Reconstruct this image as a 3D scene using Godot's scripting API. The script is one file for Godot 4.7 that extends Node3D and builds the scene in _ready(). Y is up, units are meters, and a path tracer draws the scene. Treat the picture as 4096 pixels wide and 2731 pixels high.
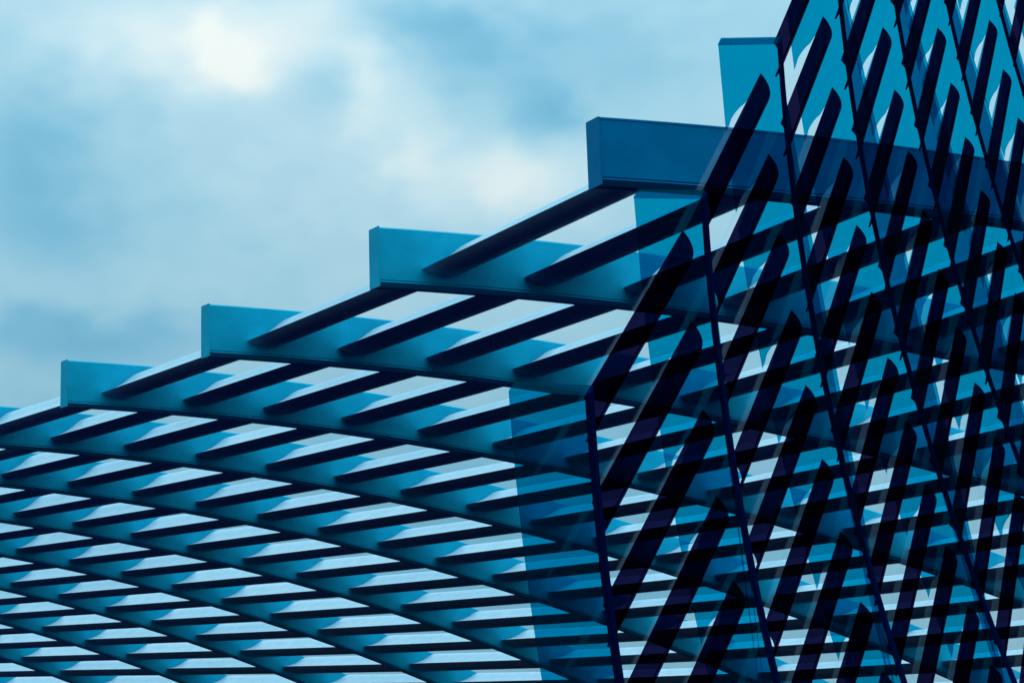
extends Node3D
# A louvred canopy of deep parallel fins carrying wing-shaped slats, seen from below through a long lens,
# with a second, steeper canopy of tinted glass fins crossing in front of it on the right.

const EYE := Vector3(0.0, 1.6, 0.0)
const PITCH := 8.0

# Each canopy is a doubly curved shell: a cubic surface in metres over (fin number, slat number).
const SHELL_A: Array[Vector3] = [Vector3(-2.2847, 4.4309, -35.8592), Vector3(4.7901, -0.9350, -2.7453), Vector3(-0.0120, -0.4310, 0.0363), Vector3(-0.0266, 0.0191, -0.0016), Vector3(-9.1725, 0.0569, -15.6267), Vector3(-0.3117, 0.0087, -0.5897), Vector3(-0.0539, -0.0679, 0.0128), Vector3(-1.0026, 0.2132, 0.6413), Vector3(0.0054, 0.2643, 0.0009), Vector3(0.0834, -0.2130, 0.0278)]
const SHELL_B: Array[Vector3] = [Vector3(2.0360, 4.3978, -13.4567), Vector3(0.5845, -1.5247, -0.9571), Vector3(0.1458, 0.0188, 0.0522), Vector3(-0.0166, 0.0092, -0.0006), Vector3(1.4283, 3.9639, -5.3575), Vector3(-0.0108, 0.1071, -0.1653), Vector3(-0.0120, 0.0056, -0.0036), Vector3(0.0630, 0.2978, 0.2477), Vector3(-0.0883, 0.0031, -0.0343), Vector3(0.2276, 0.0009, 0.0854)]
# first and last slat number built on each fin
const SPAN_A := [[0, 5], [0, 8], [0, 11], [0, 14], [0, 18], [1, 19], [2, 19], [4, 19], [6, 20], [8, 20], [10, 21], [12, 21], [15, 22], [18, 22]]
const SPAN_B := [[0, 3], [0, 6], [0, 9], [0, 12], [1, 15], [3, 15], [5, 15], [7, 14], [9, 14]]

var M := {}


class Shell:
	var c: Array[Vector3]
	var pitch: float   # metres from slat to slat
	var out := 1.0     # which side of the surface is the upper side
	var low: float     # fin edge below and above the slat's nose, and fin thickness, in pitches
	var high: float
	var thick: float

	func at(f: float, k: float) -> Vector3:
		var x := (f - 5.0) / 5.0
		var y := (k - 7.0) / 7.0
		return c[0] + c[1] * y + c[2] * y * y + c[3] * y * y * y + (c[4] + c[5] * y + c[6] * y * y) * x + (c[7] + c[8] * y) * x * x + c[9] * x * x * x

	func frame(f: float, k: float) -> Basis:   # x along the fin, y up, z across towards the next fin
		var a := (at(f, k + 0.05) - at(f, k - 0.05)).normalized()
		var b := at(f + 0.05, k) - at(f - 0.05, k)
		b = (b - a * a.dot(b)).normalized()
		return Basis(a, a.cross(b) * out, b)

	func point(f: float, k: float, w: float, deep := 0.0) -> Vector3:
		var fr := frame(f, k)
		return at(f, k) + fr.y * w * pitch + fr.z * deep * pitch


func _ready():
	# camera, sky, sun, exposure
	var cam := Camera3D.new()
	cam.name = "camera"
	cam.position = EYE
	cam.rotation_degrees.x = PITCH
	cam.fov = 2.0 * rad_to_deg(atan(784.0 / 7000.0))
	cam.far = 3000.0
	add_child(cam)
	cam.current = true
	var we := WorldEnvironment.new()
	we.name = "environment"
	var env := Environment.new()
	env.background_mode = Environment.BG_SKY
	var sky := Sky.new()
	var pano := PanoramaSkyMaterial.new()
	pano.panorama = cloudy_sky()
	sky.sky_material = pano
	env.sky = sky
	env.tonemap_mode = Environment.TONE_MAPPER_LINEAR
	env.tonemap_exposure = 1.0
	env.sdfgi_enabled = true
	env.ssao_enabled = true
	env.ssil_enabled = true
	we.environment = env
	add_child(we)
	var sun := DirectionalLight3D.new()
	sun.name = "sun"
	sun.light_energy = 0.5
	sun.light_color = Color(1.0, 0.97, 0.92)
	sun.light_angular_distance = 12.0
	sun.shadow_enabled = true
	sun.rotation_degrees = Vector3(-62, 150, 0)
	add_child(sun)

	make_materials()

	var g := MeshInstance3D.new()
	g.name = "ground"
	var pm := PlaneMesh.new()
	pm.size = Vector2(4000, 4000)
	g.mesh = pm
	g.material_override = M.ground
	g.set_meta("kind", "structure")
	g.set_meta("label", "dark ground below the canopies")
	add_child(g)

	build_canopy_a()
	build_canopy_b()


# ---------------------------------------------------------------- sky

func cloudy_sky() -> ImageTexture:
	var w := 4096
	var h := 2048
	var n1 := FastNoiseLite.new()
	n1.seed = 7
	n1.noise_type = FastNoiseLite.TYPE_SIMPLEX_SMOOTH
	n1.frequency = 5.0
	n1.fractal_octaves = 4
	var n2 := FastNoiseLite.new()
	n2.seed = 21
	n2.noise_type = FastNoiseLite.TYPE_SIMPLEX_SMOOTH
	n2.frequency = 14.0
	n2.fractal_octaves = 5
	var n3 := FastNoiseLite.new()
	n3.seed = 5
	n3.noise_type = FastNoiseLite.TYPE_SIMPLEX_SMOOTH
	n3.frequency = 48.0
	n3.fractal_octaves = 4
	# banks of cloud and bluer gaps between them: azimuth, elevation, half widths (degrees), strength
	var banks := [[0.00, 4.00, 9.20, 2.99, -0.30], [-9.00, 5.80, 2.07, 1.49, -0.14], [-5.40, 13.12, 0.74, 0.47, 0.31], [-5.86, 13.96, 0.40, 0.40, 0.13], [-6.38, 13.49, 2.20, 1.00, 0.23], [-4.12, 13.84, 2.00, 0.60, 0.23], [-2.79, 13.55, 0.74, 0.40, 0.13], [-3.83, 14.30, 0.86, 0.26, 0.13], [-7.89, 14.07, 1.67, 0.80, 0.11], [-2.79, 12.51, 0.47, 0.74, 0.17], [-1.98, 11.70, 0.60, 0.74, 0.23], [-2.44, 12.91, 0.74, 0.40, 0.13], [-0.06, 10.94, 1.14, 0.67, 0.24], [-0.93, 11.17, 1.00, 0.53, 0.10], [1.21, 10.94, 1.33, 0.80, 0.11], [-3.83, 12.86, 0.74, 0.47, -0.10], [-1.80, 14.02, 1.67, 0.40, -0.29], [-0.59, 13.26, 1.33, 0.67, -0.29], [0.69, 12.28, 0.80, 0.47, -0.34], [1.97, 13.38, 1.67, 0.80, -0.12], [-8.18, 11.99, 1.67, 0.67, -0.09], [-9.17, 11.17, 1.14, 1.07, -0.26], [-8.76, 9.90, 1.33, 0.86, -0.22], [-6.85, 10.83, 1.33, 0.80, -0.07], [-8.47, 8.04, 3.33, 0.47, -0.26], [-5.57, 9.49, 2.00, 1.00, -0.03], [-4.60, 12.40, 4.60, 1.90, 0.05], [-1.50, 10.80, 3.00, 1.40, 0.06]]
	var stops := [0.0, 0.3, 0.5, 0.72, 1.0]
	var tones: Array[Color] = []
	for s in [Color8(90, 168, 203), Color8(132, 194, 222), Color8(163, 211, 231), Color8(194, 227, 239), Color8(236, 246, 244)]:
		tones.append(s.srgb_to_linear())
	var img := Image.create(w, h, false, Image.FORMAT_RGBF)
	img.fill(tones[1])
	for j in range(0, h / 2 + 4):
		var el := PI / 2 - (j + 0.5) / h * PI
		var ce := cos(el)
		var eld := rad_to_deg(el)
		var over := (1.0 + 2.0 * sin(el)) / (1.0 + 2.0 * sin(deg_to_rad(12.0)))   # an overcast sky is brighter overhead
		for i in w:
			var az := wrapf((i + 0.5) / w * TAU, -PI, PI)
			var d := Vector3(sin(az) * ce, sin(el) * 1.6, -cos(az) * ce)
			var low := n1.get_noise_3dv(d)
			var t := 0.47 + low * 0.20
			var azd := rad_to_deg(az)
			if absf(azd) < 18.0 and eld > 0.0 and eld < 24.0:
				var fine := n2.get_noise_3dv(d)
				var wisp := n3.get_noise_3dv(d)
				var a := azd + fine * 0.6 + wisp * 0.35
				var e := eld - fine * 0.4 + wisp * 0.28
				for b in banks:
					var x: float = (a - b[0]) / b[2]
					var y: float = (e - b[1]) / b[3]
					var q := x * x + y * y
					if q < 5.0:
						t += b[4] * exp(-q)
				t += 0.04 + fine * 0.05 + wisp * 0.045 - low * 0.12
			t = clampf(t, 0.0, 1.0)
			var s := 0
			while s < 3 and t > stops[s + 1]:
				s += 1
			var tone := tones[s].lerp(tones[s + 1], (t - stops[s]) / (stops[s + 1] - stops[s]))
			img.set_pixel(i, j, tone * over)
	return ImageTexture.create_from_image(img)


# ---------------------------------------------------------------- materials

func lin(r: float, g: float, b: float) -> Color:
	return Color(r, g, b).linear_to_srgb()


func noise_tex(seed_: int, freq: float, lo: Color, hi: Color, octaves := 4) -> NoiseTexture2D:
	var n := FastNoiseLite.new()
	n.seed = seed_
	n.frequency = freq
	n.fractal_octaves = octaves
	var t := NoiseTexture2D.new()
	t.width = 512
	t.height = 512
	t.seamless = true
	t.noise = n
	var r := Gradient.new()
	r.set_color(0, lo)
	r.set_color(1, hi)
	t.color_ramp = r
	return t


func make_materials():
	var grain := noise_tex(3, 0.012, Color(0.86, 0.87, 0.88), Color(1, 1, 1), 5)
	var streak := noise_tex(9, 0.02, Color(0.7, 0.7, 0.7), Color(1, 1, 1), 3)
	var paint := func(col: Color, rough: float, metal: float) -> StandardMaterial3D:
		var m := StandardMaterial3D.new()
		m.albedo_color = col
		m.albedo_texture = grain
		m.roughness = rough
		m.roughness_texture = streak
		m.metallic = metal
		m.uv1_triplanar = true
		m.uv1_world_triplanar = true
		m.uv1_scale = Vector3(0.6, 0.6, 0.6)
		return m
	M.teal = paint.call(lin(0.010, 0.50, 0.71), 0.55, 0.0)
	M.deep = paint.call(lin(0.0, 0.22, 0.45), 0.5, 0.0)  # darker copy of the fin paint: the front beam's shade put into its colour
	M.slat = [paint.call(lin(0.42, 0.64, 0.76), 0.5, 0.3), paint.call(lin(0.38, 0.60, 0.72), 0.55, 0.3), paint.call(lin(0.45, 0.67, 0.78), 0.45, 0.3)]
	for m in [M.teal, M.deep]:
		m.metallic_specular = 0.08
	M.ground = paint.call(lin(0.003, 0.006, 0.032), 0.95, 0.0)
	M.ground.metallic_specular = 0.0
	M.ground.uv1_scale = Vector3(0.05, 0.05, 0.05)
	M.navy_shade = paint.call(lin(0.0, 0.006, 0.05), 0.7, 0.0)  # shade of the fins' undersides, painted in as a dark strip
	M.navy_shade.metallic_specular = 0.0
	# body-tinted glass of the second canopy's fins: solid, clear, teal
	var gl := StandardMaterial3D.new()
	gl.albedo_color = lin(0.0, 0.37, 0.55)
	gl.albedo_color.a = 0.012
	gl.roughness = 0.05
	gl.refraction_enabled = true
	gl.refraction_scale = 0.0
	M.glass = gl
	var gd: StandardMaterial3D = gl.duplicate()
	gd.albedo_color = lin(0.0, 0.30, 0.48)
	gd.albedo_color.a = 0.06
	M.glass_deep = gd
	var smoked := StandardMaterial3D.new()   # nearly black body-tinted glass
	smoked.albedo_color = lin(0.016, 0.011, 0.050)
	smoked.albedo_color.a = 0.02
	smoked.roughness = 0.05
	smoked.refraction_enabled = true
	smoked.refraction_scale = 0.0
	M.smoked = smoked
	var pane := StandardMaterial3D.new()
	pane.albedo_color = Color(0.9, 0.96, 1.0, 0.02)
	pane.transparency = BaseMaterial3D.TRANSPARENCY_ALPHA
	pane.roughness = 0.06
	pane.metallic_specular = 0.05
	pane.cull_mode = BaseMaterial3D.CULL_DISABLED
	M.pane = pane


# ---------------------------------------------------------------- mesh helpers

func part(called: String, st: SurfaceTool, mat: Material, parent: Node3D, label := "") -> MeshInstance3D:
	var o := MeshInstance3D.new()
	var root: Node3D = parent
	var seen: int = root.get_meta("n_" + called, 0) if root.has_meta("n_" + called) else 0
	root.set_meta("n_" + called, seen + 1)
	o.name = called if seen == 0 else "%s_%03d" % [called, seen]
	o.mesh = st.commit()
	o.material_override = mat
	if label != "":
		o.set_meta("label", label)
	parent.add_child(o, true)
	return o


func start() -> SurfaceTool:
	var st := SurfaceTool.new()
	st.begin(Mesh.PRIMITIVE_TRIANGLES)
	return st


func tri(st: SurfaceTool, a: Vector3, b: Vector3, c: Vector3, na: Vector3, nb: Vector3, nc: Vector3):
	var p := [a, b, c]
	var n := [na, nb, nc]
	if (c - a).cross(b - a).dot(na + nb + nc) < 0.0:
		p = [a, c, b]
		n = [na, nc, nb]
	for i in 3:
		st.set_normal(n[i])
		st.add_vertex(p[i])


func quad(st: SurfaceTool, a: Vector3, b: Vector3, c: Vector3, d: Vector3, na: Vector3, nb: Vector3, nc: Vector3, nd: Vector3):
	tri(st, a, b, c, na, nb, nc)
	tri(st, a, c, d, na, nc, nd)


# Joins closed rings of equal size into a skin, with smooth normals except at corners sharper than crease.
func skin(st: SurfaceTool, rings: Array, crease := 35.0, caps := true):
	var n: int = rings[0].size()
	var normals := []   # per ring, per side: [normal at its first corner, at its second]
	for r in rings.size():
		var ring: PackedVector3Array = rings[r]
		var along: Vector3 = rings[mini(r + 1, rings.size() - 1)][0] - rings[maxi(r - 1, 0)][0]
		var area := Vector3.ZERO
		for i in n:
			area += ring[i].cross(ring[(i + 1) % n])
		var turn := 1.0 if area.dot(along) > 0.0 else -1.0
		var side := []
		for i in n:
			side.append(((ring[(i + 1) % n] - ring[i]).cross(along) * turn).normalized())
		var pairs := []
		for i in n:
			var before: Vector3 = side[(i + n - 1) % n]
			var here: Vector3 = side[i]
			var after: Vector3 = side[(i + 1) % n]
			var n0: Vector3 = (here + before).normalized() if rad_to_deg(here.angle_to(before)) < crease else here
			var n1: Vector3 = (here + after).normalized() if rad_to_deg(here.angle_to(after)) < crease else here
			pairs.append([n0, n1])
		normals.append(pairs)
	for r in rings.size() - 1:
		for i in n:
			var j := (i + 1) % n
			quad(st, rings[r][i], rings[r][j], rings[r + 1][j], rings[r + 1][i], normals[r][i][0], normals[r][i][1], normals[r + 1][i][1], normals[r + 1][i][0])
	if caps:
		for e in [0, rings.size() - 1]:
			var ring: PackedVector3Array = rings[e]
			var away: Vector3 = (rings[0][0] - rings[1][0]) if e == 0 else (rings[e][0] - rings[e - 1][0])
			var flat := PackedVector2Array()
			var ux := (ring[1] - ring[0]).normalized()
			var uy := away.normalized().cross(ux).normalized()
			ux = uy.cross(away.normalized())
			for p in ring:
				flat.append(Vector2((p - ring[0]).dot(ux), (p - ring[0]).dot(uy)))
			var idx := Geometry2D.triangulate_polygon(flat)
			var nn := away.normalized()
			for t in range(0, idx.size(), 3):
				tri(st, ring[idx[t]], ring[idx[t + 1]], ring[idx[t + 2]], nn, nn, nn)


func rounded(points: Array, steps := 3) -> PackedVector2Array:   # a smooth open curve through the points
	var out := PackedVector2Array()
	for i in points.size() - 1:
		var a: Vector2 = points[maxi(i - 1, 0)]
		var b: Vector2 = points[i]
		var c: Vector2 = points[i + 1]
		var d: Vector2 = points[mini(i + 2, points.size() - 1)]
		for s in steps:
			out.append(b.cubic_interpolate(c, a, d, float(s) / steps))
	out.append(points[points.size() - 1])
	return out


# A straight box along the fin: cross-section corners (height, depth in pitches) swept from k0 to k1.
func fin_box(st: SurfaceTool, s: Shell, f: float, k0: float, k1: float, w0: float, w1: float, d0: float, d1: float, bevel := 0.012):
	var rings := []
	var steps := maxi(1, ceili((k1 - k0) / 0.3))
	for i in steps + 1:
		var k := lerpf(k0, k1, float(i) / steps)
		var fr := s.frame(f, k)
		var p := s.at(f, k)
		var ring := PackedVector3Array()
		for q in [[w0 + bevel, d0], [w1 - bevel, d0], [w1, d0 + bevel], [w1, d1 - bevel], [w1 - bevel, d1], [w0 + bevel, d1], [w0, d1 - bevel], [w0, d0 + bevel]]:
			ring.append(p + (fr.y * q[0] + fr.z * q[1]) * s.pitch)
		rings.append(ring)
	skin(st, rings, 20.0)


# The foot of a fin: a plate a little proud of the web whose lower edges are cut back.
func fin_foot(st: SurfaceTool, s: Shell, f: float, k0: float, k1: float, w0: float, w1: float, cut: float):
	var rings := []
	var steps := maxi(1, ceili((k1 - k0) / 0.3))
	for i in steps + 1:
		var k := lerpf(k0, k1, float(i) / steps)
		var fr := s.frame(f, k)
		var p := s.at(f, k)
		var ring := PackedVector3Array()
		for q in [[w1 - 0.008, -0.007], [w1, 0.0], [w1, s.thick], [w1 - 0.008, s.thick + 0.007], [w0, s.thick - cut], [w0, cut]]:
			ring.append(p + (fr.y * q[0] + fr.z * q[1]) * s.pitch)
		rings.append(ring)
	skin(st, rings, 20.0)


# ---------------------------------------------------------------- first canopy

func slat_profile(dip: float, tall: float) -> PackedVector2Array:   # closed outline: nose, hollow-then-full upper side, tail, underside
	var p := rounded([Vector2(0, 0), Vector2(0.08, 0.028), Vector2(0.15, 0.062), Vector2(0.21, 0.096), Vector2(0.26, 0.130), Vector2(0.305, 0.167), Vector2(0.345, 0.200), Vector2(0.40, 0.236), Vector2(0.48, 0.267), Vector2(0.60, 0.303), Vector2(0.70, 0.326), Vector2(0.77, 0.333)], 2)
	var q := rounded([Vector2(0.772, 0.318), Vector2(0.70, 0.215), Vector2(0.60, 0.120), Vector2(0.50, 0.045), Vector2(0.42, 0.0), Vector2(0.36, -0.026 * dip / tall), Vector2(0.29, -0.044 * dip / tall), Vector2(0.21, -0.050 * dip / tall), Vector2(0.13, -0.043 * dip / tall), Vector2(0.06, -0.026 * dip / tall), Vector2(0.01, -0.007)], 2)
	p.append_array(q)
	for i in p.size():
		p[i].y *= tall
	return p


func slat_shape_a(f: float) -> PackedVector2Array:   # the far rows stand a little taller
	return slat_profile(lerpf(1.15, 0.85, clampf((f - 1.0) / 6.0, 0.0, 1.0)), lerpf(1.0, 1.35, clampf((f - 3.0) / 4.0, 0.0, 1.0)))


func build_canopy_a():
	var s := Shell.new()
	s.c = SHELL_A
	s.pitch = 0.8
	s.low = -0.173
	s.high = 0.342
	s.thick = 0.2
	s.out = 1.0
	if s.frame(2, 2).y.y < 0.0:
		s.out = -1.0
	var root := Node3D.new()
	root.name = "louvred_canopy"
	root.set_meta("label", "wide blue canopy of stepped fin beams and dark slats sweeping across lower left")
	root.set_meta("category", "canopy")
	add_child(root)
	for f in SPAN_A.size():
		var k0: float = SPAN_A[f][0] - (0.36 if f == 0 else 0.42)
		var top := s.high - (0.018 if f == 0 else 0.0)
		var k1: float = SPAN_A[f][1] + 0.9
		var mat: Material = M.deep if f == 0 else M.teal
		var st := start()
		fin_box(st, s, f, k0 + 0.012, k1, s.low + 0.048, top, 0.0, s.thick)
		var beam := part("fin_beam", st, mat, root, "plain front beam with no slats on its face, its shade painted in as deeper blue" if f == 0 else "")
		st = start()
		fin_foot(st, s, f, k0 + 0.012, k1, s.low, s.low + 0.046, 0.05)
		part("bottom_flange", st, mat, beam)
		if f == 0:
			st = start()
			fin_box(st, s, f, k0 + 0.012, k1, top - 0.018, top + 0.004, -0.004, s.thick + 0.004, 0.005)
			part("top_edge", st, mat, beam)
		st = start()
		fin_box(st, s, f, k0, k0 + 0.010, s.low - 0.002, top + 0.006, -0.007, s.thick + 0.007, 0.004)
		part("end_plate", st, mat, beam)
		if f == 0:
			continue
		for k in range(SPAN_A[f][0], SPAN_A[f][1] + 1):
			if f == 1 and k > SPAN_A[0][1] + 1:
				break
			part("slat", slat_a(s, f, k), M.slat[(k * 7 + f * 5 + (k * f) % 4) % 3], root)


func slat_a(s: Shell, f: int, k: int) -> SurfaceTool:
	var outline := slat_shape_a(f)
	var nearer := slat_shape_a(f - 1)
	var near := PackedVector3Array()
	var far := PackedVector3Array()
	for q in outline:
		far.append(s.point(f, k + q.x, q.y, 0.02))
	for q in nearer:
		near.append(s.point(f - 1, k + q.x, q.y, s.thick - 0.02))
	var rings := []
	var cuts := [0.0, 1.0]
	if f >= 4:   # a joint between two lengths of slat shows as a thin groove
		var j := 0.24 + 0.05 * (k % 3)
		cuts = [0.0, j - 0.003, j - 0.001, j + 0.001, j + 0.003, 1.0]
	for n in cuts.size():
		var t: float = cuts[n]
		var mid := Vector3.ZERO
		var ring := PackedVector3Array()
		for i in outline.size():
			ring.append(far[i].lerp(near[i], t))
			mid += ring[i]
		if cuts.size() > 2 and (n == 2 or n == 3):
			mid /= outline.size()
			for i in outline.size():
				ring[i] = ring[i].lerp(mid, 0.04)
		rings.append(ring)
	var st := start()
	skin(st, rings, 35.0, false)
	return st


# ---------------------------------------------------------------- second canopy

func build_canopy_b():
	var s := Shell.new()
	s.c = SHELL_B
	s.pitch = 0.27
	s.low = -0.25
	s.high = 0.43
	s.thick = 0.22
	s.out = 1.0
	if s.frame(2, 2).y.x > 0.0:
		s.out = -1.0
	var root := Node3D.new()
	root.name = "glass_fin_canopy"
	root.set_meta("label", "steep canopy of tinted glass fins and dark upright slats crossing at right")
	root.set_meta("category", "canopy")
	add_child(root)
	var upper := rounded([Vector2(0, 0), Vector2(0.14, 0.065), Vector2(0.215, 0.118), Vector2(0.287, 0.172), Vector2(0.33, 0.228), Vector2(0.39, 0.288), Vector2(0.45, 0.336), Vector2(0.52, 0.380), Vector2(0.60, 0.415), Vector2(0.64, 0.43)], 2)
	var lower := rounded([Vector2(0, 0), Vector2(0.05, -0.033), Vector2(0.10, -0.060), Vector2(0.18, -0.088), Vector2(0.27, -0.092), Vector2(0.36, -0.058), Vector2(0.44, 0.004)], 2)
	for f in SPAN_B.size():
		var k0: float = SPAN_B[f][0] - 0.42
		var k1: float = SPAN_B[f][1] + 0.95
		var st := start()
		var beam: MeshInstance3D
		if f == 0:
			fin_box(st, s, f, k0, k1, s.low, s.high, 0.0, s.thick, 0.01)
			beam = part("fin_beam", st, M.glass_deep, root, "plain deep blue glass panel with no slats on its face")
		else:
			notched_fin(st, s, f, k0, k1, SPAN_B[f][0], SPAN_B[f][1], upper)
			beam = part("fin_beam", st, M.glass, root)
		st = start()
		fin_foot(st, s, f, k0 - 0.004, k1, s.low - 0.036, s.low - 0.002, 0.05)
		part("bottom_flange", st, M.navy_shade, beam)
		if f > 0:
			st = start()
			fin_box(st, s, f, k0 - 0.014, k0 - 0.002, s.low - 0.002, s.high + 0.004, -0.004, s.thick + 0.004, 0.004)
			part("end_plate", st, M.glass_deep, beam)
		if f == 0:
			continue
		for k in range(SPAN_B[f][0], SPAN_B[f][1] + 1):
			if f == 1 and k > SPAN_B[0][1] + 1:
				break
			var far := PackedVector3Array()
			var near := PackedVector3Array()
			var loop := lower.duplicate()
			for i in range(lower.size() - 1, 0, -1):
				loop.append(lower[i] + Vector2(-0.012, 0.018))
			for q in loop:
				far.append(s.point(f, k + q.x, q.y, s.thick - 0.004))
				near.append(s.point(f - 1, k + q.x, q.y, s.thick + 0.002))
				near[-1] = far[-1].lerp(near[-1], lerpf(0.785, 0.885, clampf((k - SPAN_B[f][0]) / 8.0 + (0.5 if f == 1 else 0.0), 0.0, 1.0)) + (0.03 if f == 1 else 0.0))   # each slat is carried by its own fin and stops short of the next
			st = start()
			skin(st, [far, near], 35.0, true)
			var sl := part("slat", st, M.smoked, root)
			far = PackedVector3Array()
			near = PackedVector3Array()
			loop = upper.slice(1)
			for i in range(upper.size() - 1, 0, -1):
				loop.append(upper[i] + Vector2(0.010, -0.012))
			for q in loop:
				far.append(s.point(f, k + q.x, q.y, -0.002))
				near.append(s.point(f - 1, k + q.x, q.y, s.thick + 0.002))
			st = start()
			skin(st, [far, near], 35.0, true)
			part("glass_top", st, M.pane, sl)


func notched_fin(st: SurfaceTool, s: Shell, f: int, k0: float, k1: float, first: int, last: int, upper: PackedVector2Array):
	var line := PackedVector2Array()
	var n := ceili((k1 - k0) / 0.5)
	for i in n + 1:
		line.append(Vector2(lerpf(k0, k1, float(i) / n), s.low))
	line.append(Vector2(k1, s.high))
	for k in range(last, first - 1, -1):
		if k < k0 or k + 0.83 > k1:
			continue
		line.append(Vector2(k + 0.83, s.high))
		line.append(Vector2(k + 0.42, 0.215))
		line.append(Vector2(k + 0.02, 0.002))
		for q in upper.slice(1):
			line.append(Vector2(k + q.x, q.y))
	line.append(Vector2(k0, s.high))
	var idx := Geometry2D.triangulate_polygon(line)
	var front := PackedVector3Array()
	var back := PackedVector3Array()
	var face := PackedVector3Array()
	for q in line:
		front.append(s.point(f, q.x, q.y, 0.0))
		back.append(s.point(f, q.x, q.y, s.thick))
		face.append(s.frame(f, q.x).z)
	for t in range(0, idx.size(), 3):
		var a := idx[t]
		var b := idx[t + 1]
		var c := idx[t + 2]
		tri(st, front[a], front[b], front[c], -face[a], -face[b], -face[c])
		tri(st, back[a], back[b], back[c], face[a], face[b], face[c])
	var turn := -1.0 if Geometry2D.is_polygon_clockwise(line) else 1.0
	for i in line.size():
		var j := (i + 1) % line.size()
		var e := (line[j] - line[i]).normalized() * turn
		var fr := s.frame(f, line[i].x)
		var nn := fr.x * e.y - fr.y * e.x
		quad(st, front[i], front[j], back[j], back[i], nn, nn, nn, nn)
